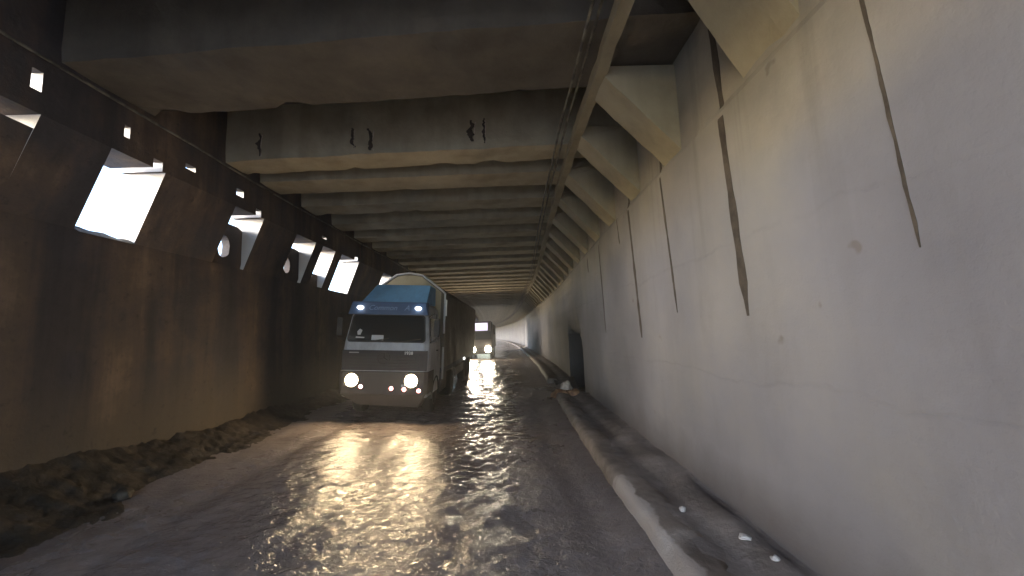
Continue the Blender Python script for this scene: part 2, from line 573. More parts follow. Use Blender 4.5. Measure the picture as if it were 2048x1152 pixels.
def wall_piece(mb, y0, y1, z0, z1, xin=XR, xout=3.9, st=0.5, zs=0.5, rough=0.008):
    zl = frange(z0, z1, zs) + ([NZ - 0.5, NZ - 0.25, NZ - 0.05, NZ + 0.12, NZ + 0.3] if y1 == NY0 else [])
    zl = sorted(zl)
    prof = [(xin + 0.045 * min(1, max(0, (z - 4.84) / 0.10)), z) for z in sorted(zl + ([4.84, 4.94] if z0 < 4.8 < z1 else []))] + [(xout, z1), (xout, z0)]

    def w(x, y, z):
        k = rough * fbm(1.1, y * 0.5, z * 0.5, 4) if x < xout - 0.05 else 0
        yy = y + max(0, x - XR - 0.1) * 1.05          # the side passage leaves at a slant
        if x < xout - 0.05:                            # worn, rounded edges round the side passage
            lowz = min(1, max(0, (NZ + 0.1 - z) / 0.7))
            if NY0 - 1.3 < y <= NY0:
                k += 0.45 * ((y - NY0 + 1.3) / 1.3) ** 2 * lowz
            if NY0 - 0.8 < y < NY1 and z >= NZ - 0.01:
                k += 0.35 * math.exp(-(z - NZ) / 0.3) * min(1, (y - NY0 + 0.8) / 0.8)
        return (x + S(y) + k, yy, z)
    m = MB().prism_y(prof, frange(y0, y1, st)).warp(w)
    mb.add(m.v, m.f)


mb = MB()
wall_piece(mb, Y0, NY0, -0.4, 7.6, st=0.3)
mb.box(4.4, 4.7, 15.5, 27.0, -0.7, 4.2)
mb.box(3.5, 4.75, 21.5, 27.0, NZ + 0.02, 4.2)
wall_piece(mb, NY0, NY1, NZ, 7.6, zs=0.2)
wall_piece(mb, NY1, 60, -0.4, 7.6)
wall_piece(mb, 60, Y1, -0.4, 7.6, st=2, zs=2)
mb.build('wall', M['wash'], rw, smooth=False)

NB = 93
cor_v = []
for q in range(4):
    th = (0.62, 0.58, 0.66, 0.60)[q]
    pr = [(XR + 0.14, 4.84), (XR + 0.05, 6.3), (1.62, 6.3), (1.62, 6.12)]
    m = MB()
    # the sloping face is cut into short lengths so that its edges can be ragged
    sl = [(1.62 + (XR + 0.14 - 1.62) * i / 8, 6.12 + (4.84 - 6.12) * i / 8) for i in range(9)]
    prof = sl + [(XR + 0.14, 6.3), (1.62, 6.3)]
    m.prism_y(prof, frange(0, th, th / 4))
    m.warp(lambda x, y, z: (x + (0.022 * fbm(y * 3 + q * 5, z * 2.2, 1) if z < 6.29 else 0), y + 0.03 * fbm(x * 2, z * 2, q * 3.3) * (1 if abs(y - th / 2) > th * 0.45 else 0), z + (0.022 * fbm(x * 3, y * 3, q) if z < 6.29 else 0)))
    cor_v.append(m.mesh('corbel', M['corbel'], bevel=0))
m = MB()
sl = [(1.95 + (XR + 0.14 - 1.95) * i / 8, 6.28 + (4.84 - 6.28) * i / 8) for i in range(9)]
steep = m.prism_y(sl + [(XR + 0.14, 6.3), (1.95, 6.3)], frange(0, 0.85, 0.2)).warp(lambda x, y, z: (x + 0.02 * fbm(y * 3, z * 2.2, 6), y, z)).mesh('corbel', M['corbel'])
for k in range(-21, 88):
    y = 5.62 + k * 1.86 if k >= 0 else 3.2 + (k + 1) * 1.86
    if y > Y1 - 2 or y < Y0 + 0.2:
        continue
    o = bpy.data.objects.new('corbel', cor_v[k % 4] if k != -1 else steep)
    COL.objects.link(o)
    o.parent = rw
    o.location = (S(y), y, rnd.uniform(-0.03, 0.03))
    o.rotation_euler.z = -math.atan(dS(y))

# the edge beam that ties the corbel tips together
m = MB().prism_y([(1.47, 6.12), (1.47, 6.31), (1.64, 6.31), (1.64, 6.12)], frange(Y0, 60, 0.25)[:-1] + frange(60, Y1, 2))
m.warp(lambda x, y, z: (x + S(y) + 0.022 * fbm(y * 1.9, z, 4, 5), y, z + (0.03 * fbm(y * 2.3, x, 9, 5) if z < 6.2 else 0)))
m.build('edge_beam', M['corbel'], rw)


def joint(y_top, z_top, y_bot, z_bot, w_top, w_bot, name='expansion_joint'):
    nn = 24
    vs = []
    for i in range(nn + 1):
        a = i / nn
        yy = y_top + (y_bot - y_top) * a + 0.006 * fbm(a * 5, y_top, 1)
        z = z_top + (z_bot - z_top) * a
        w = (w_top + (w_bot - w_top) * a) * (1 + 0.4 * fbm(a * 9, y_top * 3, 7)) * min(1, 0.25 + a * 8) * min(1, 0.3 + (1 - a) * 9)
        for s in (-1, 1):
            yv = yy + s * w / 2
            xw = XR + S(yv) + 0.008 * fbm(1.1, yv * 0.5, z * 0.5, 4) + 0.045 * min(1, max(0, (z - 4.84) / 0.10))
            vs.append((xw - 0.006, yv, z))
    # a strip of filler standing a few millimetres proud, bedded in the wall
    back = [(x + 0.05, y, z) for x, y, z in vs]
    N = len(vs)
    fs = []
    for i in range(nn):
        a, b, c, d = 2 * i, 2 * i + 1, 2 * i + 3, 2 * i + 2
        fs += [(a, b, c, d), (N + a, N + d, N + c, N + b), (a, d, N + d, N + a), (b, N + b, N + c, c)]
    fs += [(0, N, N + 1, 1), (N - 2, N - 1, 2 * N - 1, 2 * N - 2)]
    MB().add(vs + back, fs).build(name, M['joint'], rw)


joint(4.62, 6.75, 4.33, 2.40, 0.10, 0.13)
joint(2.60, 4.75, 2.46, 2.75, 0.03, 0.02)
joint(6.48, 5.87, 6.12, 2.53, 0.045, 0.06)
joint(8.22, 5.26, 7.86, 2.13, 0.07, 0.13)
joint(11.14, 4.72, 10.9, 2.24, 0.05, 0.08)
joint(9.1, 4.9, 8.95, 4.25, 0.03, 0.03)
joint(13.0, 4.7, 12.9, 4.2, 0.05, 0.05)

# ------------------------------------------------------------------ left wall
lw = thing('outer_wall', 'dark stained concrete wall with slanted bright openings high up and mud at its foot', 'wall')
ZS, ZT, ZL = 4.15, 5.45, 7.6
XO = -6.86
XLI = -6.28        # outer face of the thin lintel
# openings: y0, y1, sill height (rubble fills the bottom of some)
OPEN = [(-3.9, -2.4), (-1.5, 0.0), (0.7, 1.7), (2.1, 3.3), (4.25, 5.15), (6.12, 7.12), (9.0, 10.05), (11.6, 12.72), (13.2, 14.1), (14.62, 16.2), (19.1, 20.3), (23, 24.2), (27, 28.2), (31, 32.3), (35, 36.3), (39, 40.5), (43, 44.5), (47, 48.5)]  # those behind the camera are widened to light the right wall
BIG = [(56 + 9.0 * i, 61.4 + 9.0 * i) for i in range(14)]
HOLES = [(5.0, 5.13, 5.75, 6.03), (6.30, 6.40, 5.74, 5.94), (7.55, 7.8, 5.74, 5.84), (9.0, 9.25, 5.72, 5.88), (13.1, 13.4, 5.70, 5.77), (6.86, 7.05, 5.38, 5.62), (15.75, 16.05, 5.38, 5.6), (9.72, 9.92, 5.38, 5.62)]


def lw_prism(mb, prof, y0, y1, st=0.6, rough=0.0):
    m = MB().prism_y(prof, frange(y0, y1, st))

    def w(x, y, z):
        k = rough * fbm(3.1, y * 0.6, z * 0.6, 4) if x > -6.9 else 0
        return (x + S(y) + k, y, z)
    m.warp(w)
    mb.add(m.v, m.f)


def spans(y0, y1, holes):
    cur = y0
    out = []
    for a, b in sorted(h[:2] for h in holes):
        if b <= y0 or a >= y1:
            continue
        if a > cur:
            out.append((cur, a))
        cur = max(cur, b)
    if cur < y1:
        out.append((cur, y1))
    return out


mb = MB()
YM = 53.0
low_prof = [(XL, z) for z in frange(-0.4, ZS, 0.65)] + [(XO, ZS), (XO, -0.4)]
lw_prism(mb, low_prof, Y0, YM, rough=0.05)


def xin(z):
    return XL + (z - ZS) / (ZT - ZS) * 0.48


def band(mb, z0, z1, holes, y0, y1, xi0, xi1, rough=0.0):
    xo = XLI if z0 >= 5.6 else XO
    prof = [(xi0, z0), (xi1, z1), (xo, z1), (xo, z0)]
    for a, b in spans(y0, y1, holes):
        lw_prism(mb, prof, a, b, rough=rough)


band(mb, ZS, 5.38, OPEN, Y0, YM, xin(ZS), xin(5.38))
band(mb, 5.38, ZT, OPEN + [h for h in HOLES if h[2] < 5.4], Y0, YM, xin(5.38), xin(ZT))
XI = xin(ZT)
low_h = [h for h in HOLES if h[2] < 5.4]
band(mb, ZT, 5.62, low_h, Y0, YM, XI, XI)
band(mb, 5.62, 5.70, [], Y0, YM, XI, XI)
top_h = [h for h in HOLES if h[2] >= 5.7]
band(mb, 5.70, 6.03, top_h, Y0, YM, XI, XI)
for a, b, z0, z1 in top_h:
    if z0 > 5.70:
        lw_prism(mb, [(XI, 5.70), (XI, z0), (XLI, z0), (XLI, 5.70)], a, b)
    if z1 < 6.03:
        lw_prism(mb, [(XI, z1), (XI, 6.03), (XLI, 6.03), (XLI, z1)], a, b)
band(mb, 6.03, ZL, [], Y0, YM, XI, XI)
# beyond the straight the wall opens into tall bays
lw_prism(mb, [(XL, -0.4), (XL, 0.9), (XO, 0.9), (XO, -0.4)], YM, Y1, 2.0)
for a, b in spans(YM, Y1, BIG):
    lw_prism(mb, [(XL, 0.9), (XL, 5.5), (XO, 5.5), (XO, 0.9)], a, b, 2.0)
lw_prism(mb, [(XL, 5.5), (XI, 5.62), (XI, ZL), (XO, ZL), (XO, 5.5)], YM, Y1, 2.0)
lwo = mb.build('wall', M['stain'], lw)
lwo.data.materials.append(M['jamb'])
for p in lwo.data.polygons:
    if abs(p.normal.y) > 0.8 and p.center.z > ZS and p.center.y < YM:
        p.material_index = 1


def infill(y0, y1, cy, cz, ry, rz, nm='rubble_infill'):
    """masonry closing most of an opening, with a ragged round hole left in it"""
    N = 28
    mbx = MB()
    ring, outer = [], []
    for i in range(N):
        a = 2 * math.pi * i / N
        j = 1 + 0.10 * fbm(math.cos(a) * 2, math.sin(a) * 2, cy)
        ring.append((cy + ry * j * math.cos(a), cz + rz * j * math.sin(a)))
        # project on the rectangle round it
        dx, dz = math.cos(a), math.sin(a)
        tmax = min(((y1 - cy) if dx > 0 else (cy - y0)) / max(abs(dx), 1e-6), ((5.2 - cz) if dz > 0 else (cz - ZS)) / max(abs(dz), 1e-6))
        outer.append((cy + dx * tmax, cz + dz * tmax))
    vs = []
    for xx in (-6.66, -6.84):
        vs += [(xx + S(p[0]), *p) for p in ring] + [(xx + S(p[0]), *p) for p in outer]
    fs = []
    for i in range(N):
        j = (i + 1) % N
        fs += [(i, j, N + j, N + i), (2 * N + i, 3 * N + i, 3 * N + j, 2 * N + j), (i, 2 * N + i, 2 * N + j, j), (N + i, N + j, 3 * N + j, 3 * N + i)]
    mbx.add(vs, fs).build(nm, M['stain'], lw)


infill(8.99, 10.06, 9.42, 4.62, 0.2, 0.27)
infill(11.59, 12.73, 12.05, 4.62, 0.18, 0.25)


def heap(y0, y1, z0, h, x0, x1, name, mat, parent=None, seed=1.0, step=0.05):
    mbx = MB()
    ys_ = frange(y0, y1, step)
    xs_ = frange(x0, x1, step)
    nn = len(xs_)
    vs = []
    for y in ys_:
        for x in xs_:
            e = min(1, (x1 - x) / 0.12 + 0.0)
            vs.append((x + S(y), y, z0 - 0.03 + (h + 0.5 * h * fbm(x * 3, y * 3, seed, 5)) * max(0, e)))
    mbx.add(vs, [(k * nn + i, k * nn + i + 1, (k + 1) * nn + i + 1, (k + 1) * nn + i) for k in range(len(ys_) - 1) for i in range(nn - 1)])
    return mbx.build(name, mat, parent, smooth=True)


heap(6.13, 7.11, ZS, 0.10, XO - 0.3, XL + 0.06, 'rubble_sill', M['mud'], lw, 2.0)
# stones packed into the nearest opening leave only a slit of daylight at its top
m = MB()
for a, b, z in ((4.24, 4.74, 5.16), (4.74, 5.16, 5.27)):
    m.hexa([(-6.85, a, ZS - 0.02), (XL + 0.0, a, ZS - 0.02), (XL + 0.0, b, ZS - 0.02), (-6.85, b, ZS - 0.02)], [(-6.85, a, z), (xin(z) - 0.03, a, z), (xin(z) - 0.03, b, z), (-6.85, b, z)])
m.warp(lambda x, y, z: (x + S(y) + 0.05 * fbm(y * 3, z * 3, 1), y, z + 0.05 * fbm(x * 3, y * 3, 2)))
m.build('rubble_infill', M['stain'], lw)
m = MB().box(-6.85, -6.60, 13.19, 14.11, ZS - 0.02, 4.62)
m.build('rubble_infill', M['stain'], lw)
m = MB().box(-6.85, -6.60, 19.09, 20.31, ZS - 0.02, 5.0)
m.build('rubble_infill', M['stain'], lw)

# ------------------------------------------------------------------ roof
rf = thing('tunnel_roof', 'dark concrete tunnel ceiling of heavy cross beams under a slab', 'ceiling')
mb = MB()
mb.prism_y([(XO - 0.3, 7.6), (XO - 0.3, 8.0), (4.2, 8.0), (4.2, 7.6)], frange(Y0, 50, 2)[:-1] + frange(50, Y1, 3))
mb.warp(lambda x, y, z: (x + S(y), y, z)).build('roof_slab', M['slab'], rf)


def beam_mesh(wd, seed, sag=0.012, z0=6.32, mat='roof'):
    xs_ = frange(XI - 0.06, XR + 0.04, 0.22)
    zs_ = [z0, z0 + 0.06, z0 + 0.22, z0 + 0.5, z0 + 0.9, 7.605]
    prof = [(0.0, z) for z in reversed(zs_)] + [(wd * i / 4, z0) for i in range(1, 4)] + [(wd, z) for z in zs_]
    n_ = len(prof)
    vs, fs = [], []
    for x in xs_:
        for (y, z) in prof:
            kz = sag * fbm(x * 0.9, y * 2, seed, 5) + (0.02 * abs(fbm(x * 3.1, y * 4, seed + 3, 5)) * 0.6 if z < z0 + 0.1 else 0)
            ky = 0.02 * fbm(x * 1.1, z * 1.5, seed + 9, 4)
            if z < z0 + 0.08 and (y < 0.01 or y > wd - 0.01):
                c = max(0.0, fbm(x * 0.8, y, seed + 5, 5) - 0.3) * 0.12 + 0.012
                kz += c if z < z0 + 0.03 else 0
                ky += c * (1 if y < 0.01 else -1)
            vs.append((x, y + (ky if z < 7.5 else 0), z + (kz if z < 7.5 else 0)))
    for k in range(len(xs_) - 1):
        for i in range(n_ - 1):
            fs.append((k * n_ + i, k * n_ + i + 1, (k + 1) * n_ + i + 1, (k + 1) * n_ + i))
    fs.append(tuple(range(n_)))
    fs.append(tuple((len(xs_) - 1) * n_ + i for i in range(n_)))
    return MB().add(vs, fs).mesh('roof_beam', M[mat])


variants = [beam_mesh(0.92, 3.0 + 11 * q) for q in range(7)]


def put_beam(me, y, dz=0.0, turn=0.0):
    o = bpy.data.objects.new('roof_beam', me)
    COL.objects.link(o)
    o.parent = rf
    o.location = (S(y), y, dz)
    o.rotation_euler.z = -math.atan(dS(y)) + turn
    return o


put_beam(beam_mesh(1.45, 71.0, 0.02, mat='roofshade'), 4.86, 0, -0.075)
b1 = put_beam(beam_mesh(0.78, 37.0, 0.018), 8.28, 0, -0.04)


def spall(parent, x, z0, z1, w, seed):
    n_ = 17
    vs = []
    for yy in (-0.012, 0.06):
        for i in range(n_):
            z = z0 + (z1 - z0) * i / (n_ - 1)
            ww = 0.75 * w * (0.35 + 0.65 * math.sin(math.pi * (i + 0.5) / n_)) * (1 + 0.9 * fbm(z * 9, seed, 1))
            sx = x + 0.06 * fbm(z * 5, seed, 2)
            vs += [(sx - ww / 2, yy + 0.02 * fbm(sx * 1.1, z * 1.5, 46, 4), z), (sx + ww / 2, yy + 0.02 * fbm(sx * 1.1, z * 1.5, 46, 4), z)]
    fs = []
    o_ = 2 * n_
    for i in range(n_ - 1):
        a, b, c, d = 2 * i, 2 * i + 1, 2 * i + 3, 2 * i + 2
        fs += [(a, b, c, d), (o_ + a, o_ + d, o_ + c, o_ + b), (a, d, o_ + d, o_ + a), (b, o_ + b, o_ + c, c)]
    fs += [(0, o_, o_ + 1, 1), (o_ - 2, o_ - 1, 2 * o_ - 1, 2 * o_ - 2)]
    MB().add(vs, fs).build('spall', M['joint'], parent)
    MB().tube([(x + w * 0.5, -0.02, z0 - 0.02), (x + w * 0.45, -0.03, (z0 + z1) / 2), (x + w * 0.62, -0.012, z1 - 0.05)], 0.009, 6).build('exposed_rebar', M['pale'], parent)


spall(b1, -5.35, 6.42, 6.95, 0.10, 1.0)
spall(b1, -3.25, 6.50, 6.95, 0.09, 2.0)
spall(b1, -2.85, 6.42, 6.92, 0.13, 3.0)
spall(b1, -0.62, 6.50, 6.98, 0.16, 4.0)
spall(b1, -0.34, 6.45, 7.02, 0.07, 5.0)
shaded_beam = beam_mesh(0.92, 51.0, mat='roofshade')
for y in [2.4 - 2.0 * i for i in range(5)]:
    put_beam(shaded_beam, y)
k = 0
while FIRST + k * SP < Y1 - 1.2:
    put_beam(variants[(k * 3) % 7], FIRST + k * SP, (0.0 if k < 2 else rnd.uniform(-0.02, 0.02)))
    k += 1

# ------------------------------------------------------------------ cables


def cable(name, x0, z0, y0, y1, step, sag, r, label, dx=0.0):
    pts = []
    y = y0
    while y < y1:
        for i in range(6):
            a = i / 6
            yy = y + step * a
            pts.append((x0 + S(yy) + dx * (yy - y0), yy, z0 - sag * 4 * a * (1 - a)))
        y += step
    return tag(MB().tube(pts, r, 6).build(name, M['cable'], smooth=True), label, 'cable')


cable('power_cable', 1.17, 6.22, -4, 150, 3.72, 0.05, 0.022, 'outermost black cable strung under the beams beside the corbels', 0.0)
cable('power_cable', 1.29, 6.24, -4, 150, 3.72, 0.03, 0.022, 'black cable running close against the pale corbel tips', 0.0)
cable('power_cable', -6.0, 6.2, -4, 60, 5.79, 0.03, 0.02, 'lone cable hung along the dark left wall just under the beams')

# ------------------------------------------------------------------ truck


def text_obj(s, name, size, loc, mat, parent, rot=(R(90), 0, 0), shear=0.0, ext=0.004):
    cu = bpy.data.curves.new(name, 'FONT')
    cu.body = s
    cu.size = size
    cu.align_x = 'CENTER'
    cu.align_y = 'CENTER'
    cu.extrude = ext
    cu.shear = shear
    cu.materials.append(mat)
    tmp = bpy.data.objects.new(name, cu)
    me = bpy.data.meshes.new_from_object(tmp)
    bpy.data.objects.remove(tmp)
    o = bpy.data.objects.new(name, me)
    COL.objects.link(o)
    o.location = loc
    o.rotation_euler = rot
    o.parent = parent
    return o


def wheel(parent, x, y, z, r, w, name='wheel'):
    wo_ = MB().lathe([(r * 0.55, -w / 2), (r * 0.9, -w / 2), (r, -w / 2 + 0.05), (r, w / 2 - 0.05), (r * 0.9, w / 2), (r * 0.55, w / 2)], 28, 'X', (0, 0, 0)).build(name, M['rubber'], parent, smooth=False)
    wo_.location = (x, y, z)
    MB().lathe([(r * 0.54, -w / 2 + 0.03), (r * 0.5, -w / 2 - 0.01), (r * 0.2, -w / 2 + 0.06), (r * 0.18, w / 2 - 0.06), (r * 0.5, w / 2 + 0.01), (r * 0.54, w / 2 - 0.03)], 20, 'X').build('rim', M['bumper'], wo_)
    return wo_


def lamp(parent, loc, energy, aim, size=70, blend=0.9, col=(1.0, 0.78, 0.46), radius=0.09):
    ld = bpy.data.lights.new('headlamp_beam', 'SPOT')
    ld.energy = energy
    ld.color = col
    ld.spot_size = R(size)
    ld.spot_blend = blend
    ld.shadow_soft_size = radius
    o = bpy.data.objects.new('headlamp_beam', ld)
    COL.objects.link(o)
    o.parent = parent
    o.location = loc
    o.rotation_euler = Vector(aim).to_track_quat('-Z', 'Y').to_euler()
    return o


TX, TY, ROLL = -3.48, 11.3, 0.055
tr = thing('truck', 'grey and blue cab truck with lit headlamps hauling a peaked tarpaulin trailer', 'truck', (TX, TY, 0.065))
tr.rotation_euler = (0, ROLL, 0)

# cab shell: an outline seen from the side, pulled in towards the roof
m = MB()


def cab_ring(z, yf, hw, yb=2.1, rc=0.12):
    return [(-hw + rc, yf, z), (hw - rc, yf, z), (hw, yf + rc, z), (hw, yb, z), (-hw, yb, z), (-hw, yf + rc, z)]


rings = [cab_ring(0.62, 0.02, 1.18), cab_ring(1.30, 0.0, 1.2), cab_ring(1.90, 0.02, 1.2), cab_ring(2.12, 0.05, 1.19), cab_ring(2.92, 0.26, 1.10), cab_ring(3.16, 0.36, 1.05), cab_ring(3.24, 0.52, 0.96)]
n = 6
vs = [p for r_ in rings for p in r_]
fs = [(k * n + i, k * n + (i + 1) % n, (k + 1) * n + (i + 1) % n, (k + 1) * n + i) for k in range(len(rings) - 1) for i in range(n)]
fs += [tuple(range(n)), tuple((len(rings) - 1) * n + i for i in range(n))]
cabo = m.add(vs, fs).build('cab', M['cab'], tr, bevel=0.03)

# windscreen: dark glass standing on the sloping front with its rubber
def on_front(x, z, off):
    zs_ = [0.62, 1.30, 1.90, 2.12, 2.92, 3.16]
    yf = [0.02, 0.0, 0.02, 0.05, 0.26, 0.36]
    for a in range(5):
        if z <= zs_[a + 1]:
            q = (z - zs_[a]) / (zs_[a + 1] - zs_[a])
            return (x, yf[a] + (yf[a + 1] - yf[a]) * q - off, z)
    return (x, yf[-1] - off, z)


def front_plate(pts, off, th):
    f_ = [on_front(x, z, off) for x, z in pts]
    b_ = [(x, y + th, z) for x, y, z in f_]
    N = len(pts)
    return MB().add(f_ + b_, [tuple(range(N)), tuple(range(2 * N - 1, N - 1, -1))] + [(i, N + i, N + (i + 1) % N, (i + 1) % N) for i in range(N)])


def rrect(x0, x1, z0, z1, r, taper=0.0, k=5):
    out = []
    for cx_, cz_, a0 in ((x1 - r, z0 + r, -90), (x1 - r, z1 - r, 0), (x0 + r, z1 - r, 90), (x0 + r, z0 + r, 180)):
        for i in range(k + 1):
            a = R(a0 + 90 * i / k)
            x = cx_ + r * math.cos(a)
            z = cz_ + r * math.sin(a)
            s_ = 1 - taper * (z - z0) / (z1 - z0)
            out.append((x * s_, z))
    return out


front_plate(rrect(-1.10, 1.10, 2.13, 2.92, 0.10, 0.07), 0.012, 0.05).build('windscreen_seal', M['black'], tr)
ws = front_plate(rrect(-1.06, 1.06, 2.17, 2.88, 0.08, 0.07), 0.018, 0.02).build('windscreen', M['glass'], tr)
for x in (-0.55, 0.35):
    MB().tube([on_front(x, 2.14, 0.03), on_front(x + 0.62, 2.24, 0.035)], 0.012, 6).build('wiper', M['black'], tr)
front_plate([(-0.42, 2.19), (-0.08, 2.19), (-0.09, 2.33), (-0.42, 2.33)], 0.020, 0.002).build('notice', M['paper'], ws)
front_plate([(-0.82, 2.33), (-0.74, 2.33), (-0.70, 2.46), (-0.78, 2.50), (-0.84, 2.42)], 0.020, 0.002).build('sticker', M['paper'], ws)
front_plate([(-0.86, 2.24), (-0.62, 2.24), (-0.62, 2.27), (-0.86, 2.28)], 0.020, 0.002).build('sticker', M['paper'], ws)

# blue header board with lettering and two roof lamps
vz = MB()
vz.hexa([(-1.14, 0.10, 2.90), (1.14, 0.10, 2.90), (1.12, 0.40, 2.93), (-1.12, 0.40, 2.93)], [(-1.06, 0.20, 3.28), (1.06, 0.20, 3.28), (1.05, 0.60, 3.30), (-1.05, 0.60, 3.30)])
vis = vz.build('front_board_or_glare_panel', M['visor'], tr, bevel=0.035)
tilt = math.atan2(0.10, 0.38)
lt = text_obj('Common', 'lettering', 0.21, (-0.17, 0.135, 3.10), M['letter'], vis, (R(90) - tilt, 0, 0), 0.3)
lt2 = text_obj('A', 'lettering', 0.22, (0.52, 0.135, 3.10), M['letter'], vis, (R(90) - tilt, 0, 0), 0.3)
for x in (-0.80, 0.84):
    lo = MB().lathe([(0.0, 0.0), (0.06, 0.0), (0.085, 0.03), (0.085, 0.09)], 16, 'Y', (x, 0.065, 3.10)).warp(lambda a, b, c: (a, b, 3.10 + (c - 3.10) * 0.62)).build('roof_lamp', M['mark'], tr, smooth=True)

# wind deflector: flat blue face with folded sides
m = MB()
m.hexa([(-0.98, 0.62, 3.28), (0.98, 0.62, 3.28), (1.02, 1.85, 3.28), (-1.02, 1.85, 3.28)],
       [(-0.70, 1.25, 3.90), (0.96, 1.25, 3.90), (1.02, 1.80, 3.86), (-1.0, 1.80, 3.86)])
df = m.build('wind_deflector', M['blue'], tr, bevel=0.03)

# grille, badges, emblem
gr = front_plate([(-1.17, 1.36), (1.17, 1.36), (1.18, 1.91), (-1.18, 1.91)], 0.012, 0.05).build('grille', M['cabdark'], tr)
m = MB()
for i in range(5):
    z = 1.44 + 0.085 * i
    m.box(-0.95, 0.95, -0.024, 0.0, z, z + 0.03)
m.build('slats', M['black'], gr)
m = MB().lathe([(0.15, -0.03), (0.17, -0.035), (0.17, -0.01), (0.15, -0.01)], 24, 'Y', (-0.02, 0, 1.70))
em = MB()
em.f, em.v = m.f[:-2], m.v
for a in (90, 210, 330):
    c, s = math.cos(R(a)), math.sin(R(a))
    em.tube([(-0.02, -0.03, 1.70), (-0.02 + 0.15 * c, -0.03, 1.70 + 0.15 * s)], [0.02, 0.006], 6)
em.build('emblem', M['cabdark'], gr)
text_obj('1938', 'badge', 0.125, (0.66, -0.03, 1.84), M['badge'], gr)
MB().box(-0.98, -0.72, -0.03, 0.0, 1.83, 1.855).build('badge', M['steel'], gr)

# bumper with sunk headlamps
m = MB()
bt = [(-1.22, 0.0), (-1.12, -0.10), (1.12, -0.10), (1.22, 0.0), (1.22, 0.9), (-1.22, 0.9)]
bz = [0.72, 1.34]
vs = [(x, y, z) for z in bz for x, y in bt]
m.add(vs, [(0, 1, 2, 3, 4, 5), (6, 7, 8, 9, 10, 11)] + [(i, (i + 1) % 6, 6 + (i + 1) % 6, 6 + i) for i in range(6)])
bp = m.build('bumper', M['bumper'], tr, bevel=0.03)
m = MB()
m.hexa([(-0.72, 0.10, 0.42), (0.95, 0.10, 0.36), (0.98, 0.5, 0.36), (-0.75, 0.5, 0.42)], [(-1.16, -0.06, 0.717), (1.16, -0.06, 0.717), (1.16, 0.6, 0.717), (-1.16, 0.6, 0.717)])
m.build('valance', M['bumper'], tr, bevel=0.02)
for s, x in ((-1, -0.84), (1, 0.78)):
    front = MB().lathe([(0.19, -0.105), (0.205, -0.125), (0.19, -0.125), (0.165, -0.10)], 24, 'Y', (x, 0, 1.10))
    front.build('headlamp_rim', M['black'], tr)
    hl = MB().lathe([(0.0, -0.135), (0.08, -0.132), (0.14, -0.12), (0.165, -0.105), (0.165, -0.09)], 20, 'Y', (x, 0, 1.10)).build('headlamp', M['head'], tr, smooth=True)
    lamp(hl, (x, -0.30, 1.10), 5, (0.05 * -s, -1, -0.06), 80, 1.0)
for x, z in ((-0.58, 0.93), (0.25, 0.89), (0.60, 0.87), (1.0, 0.84)):
    rim = MB().lathe([(0.055, -0.10), (0.075, -0.12), (0.06, -0.125), (0.045, -0.11)], 16, 'Y', (x, 0, z)).build('bumper_lamp', M['red'], tr)
    MB().lathe([(0.0, -0.135), (0.03, -0.13), (0.045, -0.115), (0.045, -0.10)], 14, 'Y', (x, 0, z)).build('lens', M['fog'], rim)
MB().box(0.52, 0.70, -0.112, -0.103, 0.93, 1.0).build('number_plate', M['paper'], tr)

# doors, windows, mirrors
for s in (-1, 1):
    X = s * 1.2
    dr = MB().hexa([(X - 0.012 * s, 0.30, 1.0), (X + 0.012 * s, 0.30, 1.0), (X + 0.012 * s, 1.45, 1.0), (X - 0.012 * s, 1.45, 1.0)],
                   [(s * 1.19 - 0.012 * s, 0.32, 2.10), (s * 1.19 + 0.014 * s, 0.32, 2.10), (s * 1.19 + 0.014 * s, 1.45, 2.10), (s * 1.19 - 0.012 * s, 1.45, 2.10)]).build('door', M['cab'], tr, bevel=0.008)
    MB().hexa([(s * 1.17, 0.36, 2.14), (s * 1.205, 0.36, 2.14), (s * 1.205, 1.35, 2.14), (s * 1.17, 1.35, 2.14)],
              [(s * 1.08, 0.52, 2.84), (s * 1.125, 0.52, 2.84), (s * 1.125, 1.35, 2.84), (s * 1.08, 1.35, 2.84)]).build('side_window', M['glass'], dr)
    MB().box(X + (0.0 if s > 0 else -0.035), X + (0.035 if s > 0 else 0.0), 1.25, 1.4, 1.86, 1.90).build('handle', M['black'], dr)
    mi = MB().box(s * 1.36 - 0.05, s * 1.36 + 0.11 * 1, 0.06, 0.14, 2.30, 2.80).build('mirror', M['black'], tr, bevel=0.02)
    MB().tube([(s * 1.12, 0.3, 2.86), (s * 1.3, 0.14, 2.95), (s * 1.38, 0.10, 2.93), (s * 1.38, 0.10, 2.25), (s * 1.18, 0.25, 2.12)], 0.014, 6).build('bracket', M['black'], mi)
    fd = MB()
    arc = [(0.62 * math.cos(R(a)), 0.62 * math.sin(R(a))) for a in range(0, 181, 20)]
    inn = [(0.56 * math.cos(R(a)), 0.56 * math.sin(R(a))) for a in range(180, -1, -20)]
    prof = [(1.35 + a, 0.50 + b) for a, b in arc + inn]
    N = len(prof)
    x0_, x1_ = sorted((s * 0.78, s * 1.22))
    fd.add([(x0_, y, z) for y, z in prof] + [(x1_, y, z) for y, z in prof], [tuple(range(N)), tuple(range(2 * N - 1, N - 1, -1))] + [(i, (i + 1) % N, N + (i + 1) % N, N + i) for i in range(N)])
    fd.build('mudguard', M['black'], tr)
    wheel(tr, s * 1.02, 1.35, 0.50, 0.50, 0.30)
    MB().tube([(s * 1.26, 2.25, 0.9), (s * 1.26, 2.25, 1.95)], 0.035, 8).build('grab_rail' if s < 0 else 'exhaust_pipe', M['steel'], tr)
MB().box(-0.45, 0.45, 0.7, 6.2, 0.62, 0.95).build('chassis', M['black'], tr)
